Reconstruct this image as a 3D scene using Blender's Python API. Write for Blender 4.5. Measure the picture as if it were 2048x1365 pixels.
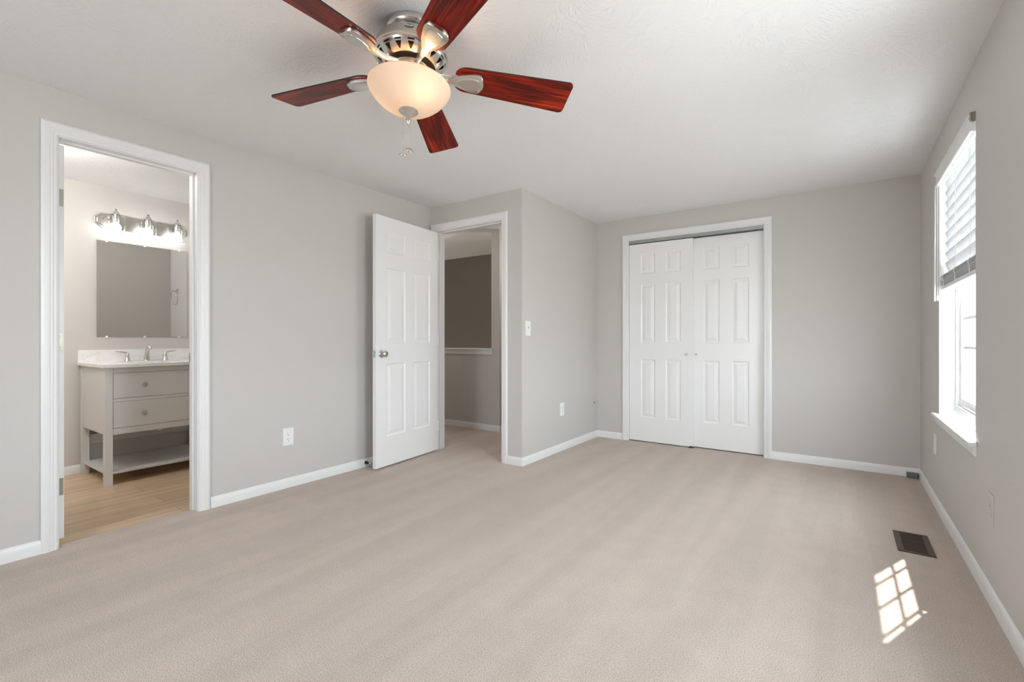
import bpy, bmesh, math, random
from mathutils import Vector, Matrix

# ---------------------------------------------------------------- clear
for o in list(bpy.data.objects):
    bpy.data.objects.remove(o, do_unlink=True)
scn = bpy.context.scene
COL = scn.collection
PI = math.pi

# ---------------------------------------------------------------- camera
YAW = math.atan2(659, 939)
CAMZ = 1.0446
cd = bpy.data.cameras.new('camera')
cd.sensor_width = 36.0
cd.lens = 939.0 / 2048.0 * 36.0
cd.shift_y = -3.9 / 2048.0
cd.clip_start = 0.02
cam = bpy.data.objects.new('camera', cd)
COL.objects.link(cam)
cam.location = (0, 0, CAMZ)
cam.rotation_euler = (PI / 2, 0, YAW)
scn.camera = cam

# ---------------------------------------------------------------- world, sun, exposure
w = bpy.data.worlds.new('daylight')
scn.world = w
w.use_nodes = True
bg = w.node_tree.nodes['Background']
wnt = w.node_tree
wtc = wnt.nodes.new('ShaderNodeTexCoord')
wsp = wnt.nodes.new('ShaderNodeSeparateXYZ')
wnt.links.new(wtc.outputs['Generated'], wsp.inputs[0])
wrp = wnt.nodes.new('ShaderNodeValToRGB')
wrp.color_ramp.elements[0].position = 0.0
wrp.color_ramp.elements[0].color = (.60, .62, .63, 1)
wrp.color_ramp.elements[1].position = 0.08
wrp.color_ramp.elements[1].color = (0.84, 0.925, 1.0, 1)
wnt.links.new(wsp.outputs['Z'], wrp.inputs['Fac'])
wnt.links.new(wrp.outputs['Color'], bg.inputs['Color'])
bg.inputs['Strength'].default_value = 12.0

sd = bpy.data.lights.new('sun', 'SUN')
sd.energy = 16.0
sd.angle = math.radians(0.55)
sd.color = (1.0, 0.95, 0.88)
sun = bpy.data.objects.new('sun', sd)
COL.objects.link(sun)
sun.rotation_euler = Vector((-0.4, -0.916, -1.168)).to_track_quat('-Z', 'Y').to_euler()
sun.location = (3, 6, 5)

scn.view_settings.view_transform = 'Standard'
scn.view_settings.look = 'None'
scn.view_settings.gamma = 1.0
scn.view_settings.exposure = 0.54
scn.view_settings.use_curve_mapping = False
cy = scn.cycles
cy.use_denoising = True
cy.max_bounces = 14
cy.diffuse_bounces = 9
cy.glossy_bounces = 5
cy.transmission_bounces = 8
cy.transparent_max_bounces = 16
cy.sample_clamp_indirect = 6.0
cy.caustics_reflective = False
cy.caustics_refractive = False


def portal(name, loc, rot, sx, sy):
    d = bpy.data.lights.new(name, 'AREA')
    d.shape = 'RECTANGLE'
    d.size = sx
    d.size_y = sy
    d.cycles.is_portal = True
    o = bpy.data.objects.new(name, d)
    COL.objects.link(o)
    o.location = loc
    o.rotation_euler = rot
    return o


# ---------------------------------------------------------------- room dimensions (metres)
H = 2.286            # ceiling
XL = -3.191          # left wall
XR = 0.486           # right wall
YF = 4.655           # far wall
YE = 3.204           # wall with the entry door
XJ = -2.149          # side wall past the entry door
YB = -1.45           # wall behind the camera
WT = 0.115           # partition thickness
WX = 0.165           # outer wall thickness
XB = -4.909          # bathroom mirror wall
YB1 = 2.23           # bathroom end wall
YH = 4.24            # hall half wall
YS = 5.43            # stairwell wall
WIN1 = (2.88, 3.84, 0.57, 2.055)     # window in frame: y0,y1,z0,z1
WIN2 = (1.05, 2.01, 0.57, 2.055)    # pair of windows beside the camera
WIN3 = (-1.90, -0.90, 0.75, 2.055)   # window in the wall behind the camera (x range)

portal('portal_window_1', (XR + WX + .02, 3.36, 1.31), (0, PI / 2, 0), 1.5, 0.98)
portal('portal_window_2', (XR + WX + .02, 1.53, 1.31), (0, PI / 2, 0), 1.5, 0.98)
portal('portal_window_3', (-1.40, YB - WX - .02, 1.40), (PI / 2, 0, 0), 1.02, 1.32)


# ---------------------------------------------------------------- materials
def new_mat(name):
    m = bpy.data.materials.new(name)
    m.use_nodes = True
    nt = m.node_tree
    b = nt.nodes['Principled BSDF']
    return m, nt, b


def N(nt, t, **kw):
    n = nt.nodes.new(t)
    for k, v in kw.items():
        setattr(n, k, v)
    return n


def coords(nt, scale=(1, 1, 1), rot=(0, 0, 0)):
    tc = N(nt, 'ShaderNodeTexCoord')
    mp = N(nt, 'ShaderNodeMapping')
    mp.inputs['Scale'].default_value = scale
    mp.inputs['Rotation'].default_value = rot
    nt.links.new(tc.outputs['Object'], mp.inputs['Vector'])
    return mp.outputs['Vector']


def noise(nt, vec, scale, detail=3, rough=.5, dist=0):
    n = N(nt, 'ShaderNodeTexNoise')
    n.inputs['Scale'].default_value = scale
    n.inputs['Detail'].default_value = detail
    n.inputs['Roughness'].default_value = rough
    n.inputs['Distortion'].default_value = dist
    nt.links.new(vec, n.inputs['Vector'])
    return n.outputs['Fac']


def ramp(nt, fac, stops):
    r = N(nt, 'ShaderNodeValToRGB')
    els = r.color_ramp.elements
    while len(els) < len(stops):
        els.new(.5)
    for e, (p, c) in zip(els, stops):
        e.position = p
        e.color = (c[0], c[1], c[2], 1) if not isinstance(c, (int, float)) else (c, c, c, 1)
    nt.links.new(fac, r.inputs['Fac'])
    return r.outputs['Color']


def bump(nt, b, height, strength, dist=.002, nrm=None):
    n = N(nt, 'ShaderNodeBump')
    n.inputs['Strength'].default_value = strength
    n.inputs['Distance'].default_value = dist
    nt.links.new(height, n.inputs['Height'])
    if nrm is not None:
        nt.links.new(nrm, n.inputs['Normal'])
    nt.links.new(n.outputs['Normal'], b.inputs['Normal'])
    return n.outputs['Normal']


def mixc(nt, fac, a, c, mode='MIX'):
    m = N(nt, 'ShaderNodeMix', data_type='RGBA', blend_type=mode)
    for s, v in ((m.inputs[0], fac), (m.inputs[6], a), (m.inputs[7], c)):
        if isinstance(v, (int, float)):
            s.default_value = v
        elif isinstance(v, tuple):
            s.default_value = (v[0], v[1], v[2], 1)
        else:
            nt.links.new(v, s)
    return m.outputs[2]


def paint(name, col, rough=.5, bumpscale=0, bumpstr=.1, spec=.4):
    m, nt, b = new_mat(name)
    b.inputs['Roughness'].default_value = rough
    b.inputs['Specular IOR Level'].default_value = spec
    v = coords(nt)
    f = noise(nt, v, 1.3, 2)
    c = mixc(nt, f, tuple(x * .985 for x in col), tuple(min(1, x * 1.015) for x in col))
    nt.links.new(c, b.inputs['Base Color'])
    if bumpscale:
        bump(nt, b, noise(nt, v, bumpscale, 2), bumpstr, .001)
    return m


M = {}
M['wall'] = paint('greige wall paint', (.580, .557, .532), .55, 190, .10, .35)
M['white'] = paint('white semigloss trim paint', (.79, .79, .785), .32, 0, 0, .5)
M['door'] = paint('white door paint', (.85, .85, .845), .3, 60, .03, .5)
M['vinyl'] = paint('white vinyl window frame', (.83, .83, .83), .35)
M['plate'] = paint('white plastic plate', (.84, .84, .83), .3)
M['vanity'] = paint('pale grey cabinet paint', (.64, .635, .625), .4)
M['dark'] = paint('near black', (.012, .011, .010), .6)
M['black'] = paint('black rubber', (.008, .008, .009), .35)
M['brown'] = paint('brown enamelled register', (.075, .052, .038), .45)
M['jack'] = paint('grey green enamel box', (.165, .17, .145), .5)
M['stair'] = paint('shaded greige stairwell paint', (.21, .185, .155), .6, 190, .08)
M['ceramic'] = paint('white ceramic', (.85, .85, .84), .15)

# ceiling: slapped brush drywall texture
m, nt, b = new_mat('white textured ceiling')
b.inputs['Base Color'].default_value = (.80, .80, .80, 1)
b.inputs['Roughness'].default_value = .7
b.inputs['Specular IOR Level'].default_value = .2
v = coords(nt)
# strokes: stretched noise whose direction is different in every voronoi cell
vo = N(nt, 'ShaderNodeTexVoronoi')
vo.inputs['Scale'].default_value = 9.0
nt.links.new(v, vo.inputs['Vector'])
sep = N(nt, 'ShaderNodeSeparateColor')
nt.links.new(vo.outputs['Color'], sep.inputs[0])
ang = N(nt, 'ShaderNodeMath', operation='MULTIPLY')
ang.inputs[1].default_value = 6.28
nt.links.new(sep.outputs[0], ang.inputs[0])
vr = N(nt, 'ShaderNodeVectorRotate', rotation_type='Z_AXIS')
nt.links.new(v, vr.inputs['Vector'])
nt.links.new(ang.outputs[0], vr.inputs['Angle'])
mp = N(nt, 'ShaderNodeMapping')
mp.inputs['Scale'].default_value = (120, 24, 1)
nt.links.new(vr.outputs['Vector'], mp.inputs['Vector'])
st = noise(nt, mp.outputs['Vector'], 1.0, 2, .5, .8)
stc = ramp(nt, st, [(.5, 0.0), (.68, 1.0)])
big = noise(nt, v, 2.6, 2)
bigc = ramp(nt, big, [(.35, .4), (.65, 1.0)])
hh = N(nt, 'ShaderNodeMath', operation='MULTIPLY')
nt.links.new(stc, hh.inputs[0])
nt.links.new(bigc, hh.inputs[1])
fine = noise(nt, v, 55, 4, .6)
add = N(nt, 'ShaderNodeMath', operation='MULTIPLY_ADD')
nt.links.new(fine, add.inputs[0])
add.inputs[1].default_value = .35
nt.links.new(hh.outputs[0], add.inputs[2])
bump(nt, b, add.outputs[0], .60, .0022)
M['ceiling'] = m

# carpet
m, nt, b = new_mat('beige cut pile carpet')
b.inputs['Roughness'].default_value = .95
b.inputs['Specular IOR Level'].default_value = .1
b.inputs['Sheen Weight'].default_value = .15
v = coords(nt)
f1 = noise(nt, v, 290, 2, .7)
speck = ramp(nt, f1, [(.30, (.18, .125, .092)), (.42, (.55, .450, .385)), (.57, (.70, .595, .520)), (.75, (.88, .78, .70))])
f2 = noise(nt, v, 7, 3, .6, .5)
mott = ramp(nt, f2, [(.3, .955), (.7, 1.02)])
c = mixc(nt, 1.0, speck, mott, 'MULTIPLY')
# brushed pile lanes left by a vacuum cleaner (they run along the room)
vl = coords(nt, (6.5, .40, 1), (0, 0, .06))
f3 = noise(nt, vl, 1.0, 1, .4, .12)
lane = ramp(nt, f3, [(.44, .95), (.50, 1.0), (.53, .985), (.60, 1.03)])
c = mixc(nt, 1.0, c, lane, 'MULTIPLY')
nt.links.new(c, b.inputs['Base Color'])
f4 = noise(nt, v, 240, 3, .7)
bump(nt, b, f4, .9, .006)
M['carpet'] = m

# oak vinyl planks
m, nt, b = new_mat('light oak plank floor')
b.inputs['Roughness'].default_value = .38
v = coords(nt, (1, 1, 1), (0, 0, PI / 2))
br = N(nt, 'ShaderNodeTexBrick')
br.offset = .37
br.inputs['Scale'].default_value = 1.0
br.inputs['Brick Width'].default_value = 1.2
br.inputs['Row Height'].default_value = .18
br.inputs['Mortar Size'].default_value = .0012
br.inputs['Color1'].default_value = (.64, .485, .325, 1)
br.inputs['Color2'].default_value = (.55, .405, .265, 1)
br.inputs['Mortar'].default_value = (.22, .14, .08, 1)
nt.links.new(v, br.inputs['Vector'])
g = noise(nt, coords(nt, (28, 1.6, 1)), 1.0, 4, .6, 1.2)
gr = ramp(nt, g, [(.3, .72), (.6, 1.08)])
c = mixc(nt, 1.0, br.outputs['Color'], gr, 'MULTIPLY')
kn = noise(nt, coords(nt, (16, 3.2, 1)), 1.0, 2, .5, .4)
kc = ramp(nt, kn, [(.74, (1, 1, 1)), (.80, (.42, .33, .26))])
c = mixc(nt, 1.0, c, kc, 'MULTIPLY')
nt.links.new(c, b.inputs['Base Color'])
M['oak'] = m

# cherry blades (grain runs along local x of the blade, object coordinates)
m, nt, b = new_mat('glossy dark cherry wood')
b.inputs['Roughness'].default_value = .34
b.inputs['Specular IOR Level'].default_value = .28
g1 = noise(nt, coords(nt, (2.2, 60, 60)), 1.0, 5, .62, 1.0)
g2 = noise(nt, coords(nt, (1.6, 9, 9)), 1.0, 2, .5, 2.2)
c1 = ramp(nt, g1, [(.32, (.040, .0018, .0008)), (.50, (.19, .009, .002)), (.72, (.46, .040, .006))])
c2 = ramp(nt, g2, [(.35, .55), (.62, 1.25)])
c = mixc(nt, 1.0, c1, c2, 'MULTIPLY')
nt.links.new(c, b.inputs['Base Color'])
M['cherry'] = m


def metal(name, col, rough, bs=0):
    m, nt, b = new_mat(name)
    b.inputs['Metallic'].default_value = 1
    b.inputs['Base Color'].default_value = (*col, 1)
    f = noise(nt, coords(nt, (1, 1, 1)), 14, 3)
    r = N(nt, 'ShaderNodeMapRange')
    r.inputs[3].default_value = rough * .85
    r.inputs[4].default_value = rough * 1.15
    nt.links.new(f, r.inputs[0])
    nt.links.new(r.outputs[0], b.inputs['Roughness'])
    return m


M['nickel'] = metal('brushed nickel', (.66, .64, .60), .26)
M['chrome'] = metal('polished chrome', (.72, .72, .72), .08)
M['steel'] = metal('galvanised steel track', (.40, .41, .40), .45)
M['hinge'] = metal('aged nickel hinge', (.33, .32, .26), .38)
M['mirror'] = metal('mirror silvering', (.88, .89, .88), .004)

# marble
m, nt, b = new_mat('white veined cultured marble')
b.inputs['Roughness'].default_value = .2
f = noise(nt, coords(nt, (1, 1, 2.2)), 3.5, 4, .55, 1.2)
c = ramp(nt, f, [(.36, (.88, .88, .87)), (.50, (.84, .84, .83)), (.54, (.77, .765, .76)), (.58, (.86, .86, .85))])
nt.links.new(c, b.inputs['Base Color'])
M['marble'] = m


def thin_glass(name, tint=(1, 1, 1), refl=.06):
    m = bpy.data.materials.new(name)
    m.use_nodes = True
    nt = m.node_tree
    nt.nodes.clear()
    out = N(nt, 'ShaderNodeOutputMaterial')
    t = N(nt, 'ShaderNodeBsdfTransparent')
    t.inputs[0].default_value = (*tint, 1)
    g = N(nt, 'ShaderNodeBsdfGlossy')
    g.inputs['Roughness'].default_value = .02
    lw = N(nt, 'ShaderNodeLayerWeight')
    lw.inputs['Blend'].default_value = .25
    mr = N(nt, 'ShaderNodeMapRange')
    mr.inputs[3].default_value = refl
    mr.inputs[4].default_value = .75
    nt.links.new(lw.outputs['Facing'], mr.inputs[0])
    pw = N(nt, 'ShaderNodeMath', operation='POWER')
    pw.inputs[1].default_value = 1.6
    nt.links.new(mr.outputs[0], pw.inputs[0])
    mx = N(nt, 'ShaderNodeMixShader')
    nt.links.new(pw.outputs[0], mx.inputs[0])
    nt.links.new(t.outputs[0], mx.inputs[1])
    nt.links.new(g.outputs[0], mx.inputs[2])
    nt.links.new(mx.outputs[0], out.inputs[0])
    return m


M['glass'] = thin_glass('window glass', (.98, .99, .985), .04)
M['shade_glass'] = thin_glass('clear lamp glass', (.93, .94, .94), .12)


def translucent(name, col, tcol, fac, rough=.4, gloss=0.08):
    m = bpy.data.materials.new(name)
    m.use_nodes = True
    nt = m.node_tree
    nt.nodes.clear()
    out = N(nt, 'ShaderNodeOutputMaterial')
    d = N(nt, 'ShaderNodeBsdfDiffuse')
    t = N(nt, 'ShaderNodeBsdfTranslucent')
    cl = noise(nt, coords(nt), 9, 3, .6, 1.5)
    c1 = mixc(nt, cl, tuple(x * .93 for x in col), col)
    c2 = mixc(nt, cl, tuple(x * .80 for x in tcol), tcol)
    nt.links.new(c1, d.inputs[0])
    nt.links.new(c2, t.inputs[0])
    mx = N(nt, 'ShaderNodeMixShader')
    mx.inputs[0].default_value = fac
    nt.links.new(d.outputs[0], mx.inputs[1])
    nt.links.new(t.outputs[0], mx.inputs[2])
    g = N(nt, 'ShaderNodeBsdfGlossy')
    g.inputs['Roughness'].default_value = rough
    mx2 = N(nt, 'ShaderNodeMixShader')
    mx2.inputs[0].default_value = gloss
    nt.links.new(mx.outputs[0], mx2.inputs[1])
    nt.links.new(g.outputs[0], mx2.inputs[2])
    nt.links.new(mx2.outputs[0], out.inputs[0])
    return m


M['bowl'] = translucent('alabaster glass', (.78, .63, .50), (.98, .88, .76), .125, .4, .02)
M['slat'] = translucent('white blind slat', (.86, .86, .86), (.72, .73, .74), .36, .4, .03)


def emit(name, col, s):
    m = bpy.data.materials.new(name)
    m.use_nodes = True
    nt = m.node_tree
    nt.nodes.clear()
    out = N(nt, 'ShaderNodeOutputMaterial')
    e = N(nt, 'ShaderNodeEmission')
    e.inputs[0].default_value = (*col, 1)
    e.inputs[1].default_value = s
    nt.links.new(e.outputs[0], out.inputs[0])
    return m


M['bulb_warm'] = emit('warm lit bulb', (1.0, .66, .38), 24)
M['bulb_white'] = emit('white lit bulb', (1.0, .98, .96), 17)


# ---------------------------------------------------------------- mesh helpers
def link(name, bm, mat, parent=None, smooth=False, angle=None, bevel=0, segs=2):
    me = bpy.data.meshes.new(name)
    bmesh.ops.recalc_face_normals(bm, faces=bm.faces[:])
    bm.to_mesh(me)
    bm.free()
    o = bpy.data.objects.new(name, me)
    COL.objects.link(o)
    if mat is not None:
        me.materials.append(M[mat] if isinstance(mat, str) else mat)
    if smooth:
        me.shade_smooth()
        if angle:
            try:
                me.set_sharp_from_angle(angle=math.radians(angle))
            except Exception:
                pass
    if bevel:
        md = o.modifiers.new('bevel', 'BEVEL')
        md.width = bevel
        md.segments = segs
        md.limit_method = 'ANGLE'
        md.angle_limit = math.radians(40)
    if parent is not None:
        o.parent = parent
    return o


def root(name, label, cat, loc=(0, 0, 0), rz=0, group=None):
    o = bpy.data.objects.new(name, None)
    o.empty_display_size = .05
    COL.objects.link(o)
    o.location = loc
    o.rotation_euler = (0, 0, rz)
    o['label'] = label
    o['category'] = cat
    if group:
        o['group'] = group
    return o


def struct(o, label=None):
    o['kind'] = 'structure'
    if label:
        o['label'] = label
    return o


def box(bm, x0, x1, y0, y1, z0, z1, mtx=None):
    vs = [bm.verts.new((x, y, z)) for x in (x0, x1) for y in (y0, y1) for z in (z0, z1)]
    for f in ((0, 1, 3, 2), (4, 6, 7, 5), (0, 4, 5, 1), (2, 3, 7, 6), (0, 2, 6, 4), (1, 5, 7, 3)):
        bm.faces.new([vs[i] for i in f])
    if mtx is not None:
        bmesh.ops.transform(bm, matrix=mtx, verts=vs)
    return vs


def lathe(bm, prof, seg=48, mtx=None, close_top=False, close_bot=False, a0=0, a1=2 * PI):
    """prof: list of (r, z)"""
    full = abs(a1 - a0 - 2 * PI) < 1e-6
    n = seg if full else seg + 1
    rings = []
    allv = []
    for r, z in prof:
        if r < 1e-6:
            vv = bm.verts.new((0, 0, z))
            rings.append([vv] * n)
            allv.append(vv)
        else:
            ring = [bm.verts.new((r * math.cos(a0 + (a1 - a0) * i / seg), r * math.sin(a0 + (a1 - a0) * i / seg), z)) for i in range(n)]
            rings.append(ring)
            allv += ring
    for a, b_ in zip(rings, rings[1:]):
        for i in range(seg):
            j = (i + 1) % n
            q = []
            for vv in (a[i], a[j], b_[j], b_[i]):
                if vv not in q:
                    q.append(vv)
            if len(q) > 2:
                bm.faces.new(q)
    if close_top:
        bm.faces.new(rings[-1])
    if close_bot:
        bm.faces.new(rings[0])
    if mtx is not None:
        bmesh.ops.transform(bm, matrix=mtx, verts=allv)
    return allv


def tube(bm, pts, rad, seg=12, caps=True):
    """round tube along points; rad is a number or list"""
    pts = [Vector(p) for p in pts]
    rads = rad if isinstance(rad, (list, tuple)) else [rad] * len(pts)
    prev = None
    rings = []
    for i, p in enumerate(pts):
        t = (pts[min(i + 1, len(pts) - 1)] - pts[max(i - 1, 0)]).normalized()
        if prev is None:
            up = Vector((0, 0, 1)) if abs(t.z) < .9 else Vector((1, 0, 0))
            a = t.cross(up).normalized()
        else:
            a = (prev - t * prev.dot(t)).normalized()
        prev = a
        c = t.cross(a)
        rings.append([bm.verts.new(p + rads[i] * (math.cos(2 * PI * k / seg) * a + math.sin(2 * PI * k / seg) * c)) for k in range(seg)])
    for r0, r1 in zip(rings, rings[1:]):
        for k in range(seg):
            bm.faces.new((r0[k], r0[(k + 1) % seg], r1[(k + 1) % seg], r1[k]))
    if caps:
        bm.faces.new(rings[0][::-1])
        bm.faces.new(rings[-1])


def prism(bm, poly, z0, z1, mtx=None):
    """extrude a closed xy polygon from z0 to z1"""
    a = [bm.verts.new((x, y, z0)) for x, y in poly]
    c = [bm.verts.new((x, y, z1)) for x, y in poly]
    n = len(poly)
    bm.faces.new(a[::-1])
    bm.faces.new(c)
    for i in range(n):
        bm.faces.new((a[i], a[(i + 1) % n], c[(i + 1) % n], c[i]))
    if mtx is not None:
        bmesh.ops.transform(bm, matrix=mtx, verts=a + c)


def sphere(bm, c, r, sc=(1, 1, 1), u=20, vn=12):
    mt = Matrix.Translation(c) @ Matrix.Diagonal((*sc, 1))
    bmesh.ops.create_uvsphere(bm, u_segments=u, v_segments=vn, radius=r, matrix=mt)


def frame_mtx(origin, u, v):
    """columns u, v, n=u x v : maps (u,v,n) to world"""
    u = Vector(u).normalized()
    v = Vector(v).normalized()
    n = u.cross(v)
    m_ = Matrix((u, v, n)).transposed().to_4x4()
    m_.translation = Vector(origin)
    return m_


def wall_cells(bm, u0, u1, v0, v1, holes, put):
    """fill a rectangle except for holes with boxes; put(bm,ua,ub,va,vb)"""
    us = sorted({u0, u1, *[h[0] for h in holes], *[h[1] for h in holes]})
    for a, c in zip(us, us[1:]):
        mid = (a + c) / 2
        cuts = sorted([(h[2], h[3]) for h in holes if h[0] < mid < h[1]])
        z = v0
        for z0, z1 in cuts:
            if z0 > z:
                put(bm, a, c, z, z0)
            z = max(z, z1)
        if z < v1:
            put(bm, a, c, z, v1)


def wall_y(name, x0, x1, y0, y1, holes, z0=-.05, z1=H + .05, mat='wall'):
    """wall slab running along y"""
    bm = bmesh.new()
    wall_cells(bm, y0, y1, z0, z1, holes, lambda b_, a, c, e, f: box(b_, x0, x1, a, c, e, f))
    return struct(link(name, bm, mat))


def wall_x(name, y0, y1, x0, x1, holes, z0=-.05, z1=H + .05, mat='wall'):
    bm = bmesh.new()
    wall_cells(bm, x0, x1, z0, z1, holes, lambda b_, a, c, e, f: box(b_, a, c, y0, y1, e, f))
    return struct(link(name, bm, mat))


# ---------------------------------------------------------------- shell
DT = 2.053                       # top of door openings
BATH = (.618, 1.232)             # bathroom opening (y)
ENT = (-3.121, -2.358)           # entry opening (x)
CLO = (-1.797, -.563)            # closet opening (x)

bm = bmesh.new()
box(bm, XL - WT / 2, XR + .05, YB - .05, YE + WT, -.03, 0)
box(bm, XJ - .06, XR + .05, YE + WT, YF + .75, -.03, 0)
box(bm, XL - 2.1, XJ - .06, YE + WT, YH + .02, -.03, 0)
struct(link('floor', bm, 'carpet'))
bm = bmesh.new()
box(bm, XB - .05, XL - WT / 2, -.35, YB1 + .05, -.04, -.010)
struct(link('floor', bm, 'oak'))
bm = bmesh.new()
box(bm, -5.6, XR + .2, YB - .2, YS + .3, H, H + .1)
struct(link('ceiling', bm, 'ceiling'))

wall_y('wall_left', XL - WT, XL, YB - .1, YE + WT, [(BATH[0] - .02, BATH[1] + .02, -.05, DT + .02)])
wall_x('wall_entry', YE, YE + WT, XL - .0, XJ, [(ENT[0] - .02, ENT[1] + .02, -.05, DT + .02)])
wall_y('wall_closet_side', XJ - WT, XJ, YE + WT, YF + .75, [])
wall_x('wall_far', YF, YF + WT, XJ, XR, [(CLO[0] - .02, CLO[1] + .02, -.05, DT + .02)])
wall_y('wall_right', XR, XR + WX, YB - .1, YF + .75, [WIN1, WIN2])
wall_x('wall_back', YB - WX, YB, XL - WT, XR + WX, [WIN3])
# closet interior
bm = bmesh.new()
box(bm, XJ, XR, YF + .72, YF + .80, -.05, H + .05)
struct(link('wall_closet_back', bm, 'wall'))
# bathroom
wall_y('wall_bathroom_mirror', XB - .1, XB, -.4, YB1 + .1, [])
wall_x('wall_bathroom_end', YB1, YB1 + WT, XB, XL - WT, [], mat='white')
wall_x('wall_bathroom_near', -.4, -.3, XB, XL - WT, [])
# hall and stairwell
bm = bmesh.new()
box(bm, -5.3, -3.262, YH, YH + WT, -.05, .878)
box(bm, -3.262, -3.147, YH, YH + WT, -.05, H + .02)
struct(link('wall_stair_half', bm, 'wall'))
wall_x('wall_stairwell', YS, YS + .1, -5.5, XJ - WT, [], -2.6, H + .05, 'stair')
wall_y('wall_stairwell_left', -5.5, -5.4, YE, YS + .1, [], -2.6)
wall_x('wall_hall_near', YE, YE + WT, -5.5, XL - WT, [])

wall_x('wall_stair_inner', YF + .80, YF + .90, XJ - WT, XR, [])
bm = bmesh.new()
box(bm, -5.5, XJ - .06, YH, YS + .1, -2.7, -2.6)
struct(link('floor', bm, 'oak'))
bm = bmesh.new()
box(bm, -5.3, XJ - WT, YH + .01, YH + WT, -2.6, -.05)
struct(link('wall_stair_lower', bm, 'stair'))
bm = bmesh.new()
box(bm, -3.147, XJ - .06, YH + .02, YS, -.03, 0)
struct(link('floor', bm, 'carpet'))
# stair half-wall cap
bm = bmesh.new()
box(bm, -5.3, -3.232, YH - .022, YH + WT + .02, .918, .936)
box(bm, -5.3, -3.246, YH - .010, YH, .868, .918)
box(bm, -5.3, -3.262, YH, YH + WT, .878, .918)
struct(link('trim_1', bm, 'white', bevel=.003), 'white painted cap rail on the hall half wall')

# ---------------------------------------------------------------- baseboards
BBP = [(0, 0), (.012, 0), (.012, .046), (.0095, .053), (.0075, .060), (.003, .066), (0, .067)]


def baseboard(name, pts, z=0.0, closed=False):
    """pts: xy polyline along the wall; board grows to the left-hand side of travel"""
    bm = bmesh.new()
    P2 = [Vector(p) for p in pts]
    offs = []
    for i, p in enumerate(P2):
        d0 = (P2[i] - P2[i - 1]).normalized() if i else None
        d1 = (P2[i + 1] - P2[i]).normalized() if i < len(P2) - 1 else None
        n0 = Vector((-d0.y, d0.x)) if d0 else None
        n1 = Vector((-d1.y, d1.x)) if d1 else None
        if n0 is None:
            offs.append(n1)
        elif n1 is None:
            offs.append(n0)
        else:
            s = (n0 + n1)
            offs.append(s / (1 + n0.dot(n1)))
    rings = [[bm.verts.new((p.x + o.x * t, p.y + o.y * t, z + h)) for t, h in BBP] for p, o in zip(P2, offs)]
    n = len(BBP)
    for a, c in zip(rings, rings[1:]):
        for k in range(n - 1):
            bm.faces.new((a[k], a[k + 1], c[k + 1], c[k]))
    bm.faces.new(rings[0][::-1])
    bm.faces.new(rings[-1])
    return struct(link(name, bm, 'white', smooth=True, angle=30))


CW = .062      # casing width
baseboard('baseboard_left', [(XL, BATH[0] - CW - .001), (XL, YB)])
baseboard('baseboard_left', [(XL, YE), (XL, BATH[1] + CW + .008)])
baseboard('baseboard_entry', [(XJ, YF), (XJ, YE), (ENT[1] + CW + .008, YE)])
baseboard('baseboard_far', [(CLO[0] - CW - .003, YF), (XJ, YF)])
baseboard('baseboard_far', [(XR, YF), (CLO[1] + CW + .003, YF)])
baseboard('baseboard_right', [(XR, YB), (XR, YF)])
baseboard('baseboard_back', [(XL, YB), (XR, YB)])
baseboard('baseboard_bathroom', [(XB, YB1), (XB, -.3)], -.01)
baseboard('baseboard_hall', [(-3.147, YH + WT), (-3.147, YH), (-5.3, YH)])

# ---------------------------------------------------------------- door casings and jambs
CAS = [(0.006, 0), (0.006, .007), (.010, .0095), (.016, .0085), (.020, .0085), (.023, .011), (.030, .0125),
       (.033, .0125), (.036, .0145), (.048, .017), (.056, .017), (.0615, .0145), (.0665, .011), (.0665, 0)]


def casing(name, mtx, u0, u1, v0, v1, label=None, outer_left=None):
    bm = bmesh.new()
    rows = []
    for t, n in CAS:
        tl = t if outer_left is None else t * outer_left
        rows.append([bm.verts.new(p) for p in ((u0 - tl, v0, n), (u0 - tl, v1 + t, n), (u1 + t, v1 + t, n), (u1 + t, v0, n))])
    for a, c in zip(rows, rows[1:]):
        for k in range(3):
            bm.faces.new((a[k], a[k + 1], c[k + 1], c[k]))
    bmesh.ops.transform(bm, matrix=mtx, verts=bm.verts[:])
    o = link(name, bm, 'white', smooth=True, angle=20)
    return struct(o, label)


def jamb(name, mtx, u0, u1, v0, v1, depth, stop=None):
    """lining boards of an opening, n from 0 (room face) to -depth"""
    bm = bmesh.new()
    box(bm, u0 - .019, u0, v0, v1 + .019, -depth, 0)
    box(bm, u1, u1 + .019, v0, v1 + .019, -depth, 0)
    box(bm, u0, u1, v1, v1 + .019, -depth, 0)
    if stop:
        a, c = stop
        box(bm, u0, u0 + .010, v0, v1, -c, -a)
        box(bm, u1 - .010, u1, v0, v1, -c, -a)
        box(bm, u0 + .010, u1 - .010, v1 - .010, v1, -c, -a)
    bmesh.ops.transform(bm, matrix=mtx, verts=bm.verts[:])
    return struct(link(name, bm, 'white', bevel=.0015, segs=1))


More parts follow.
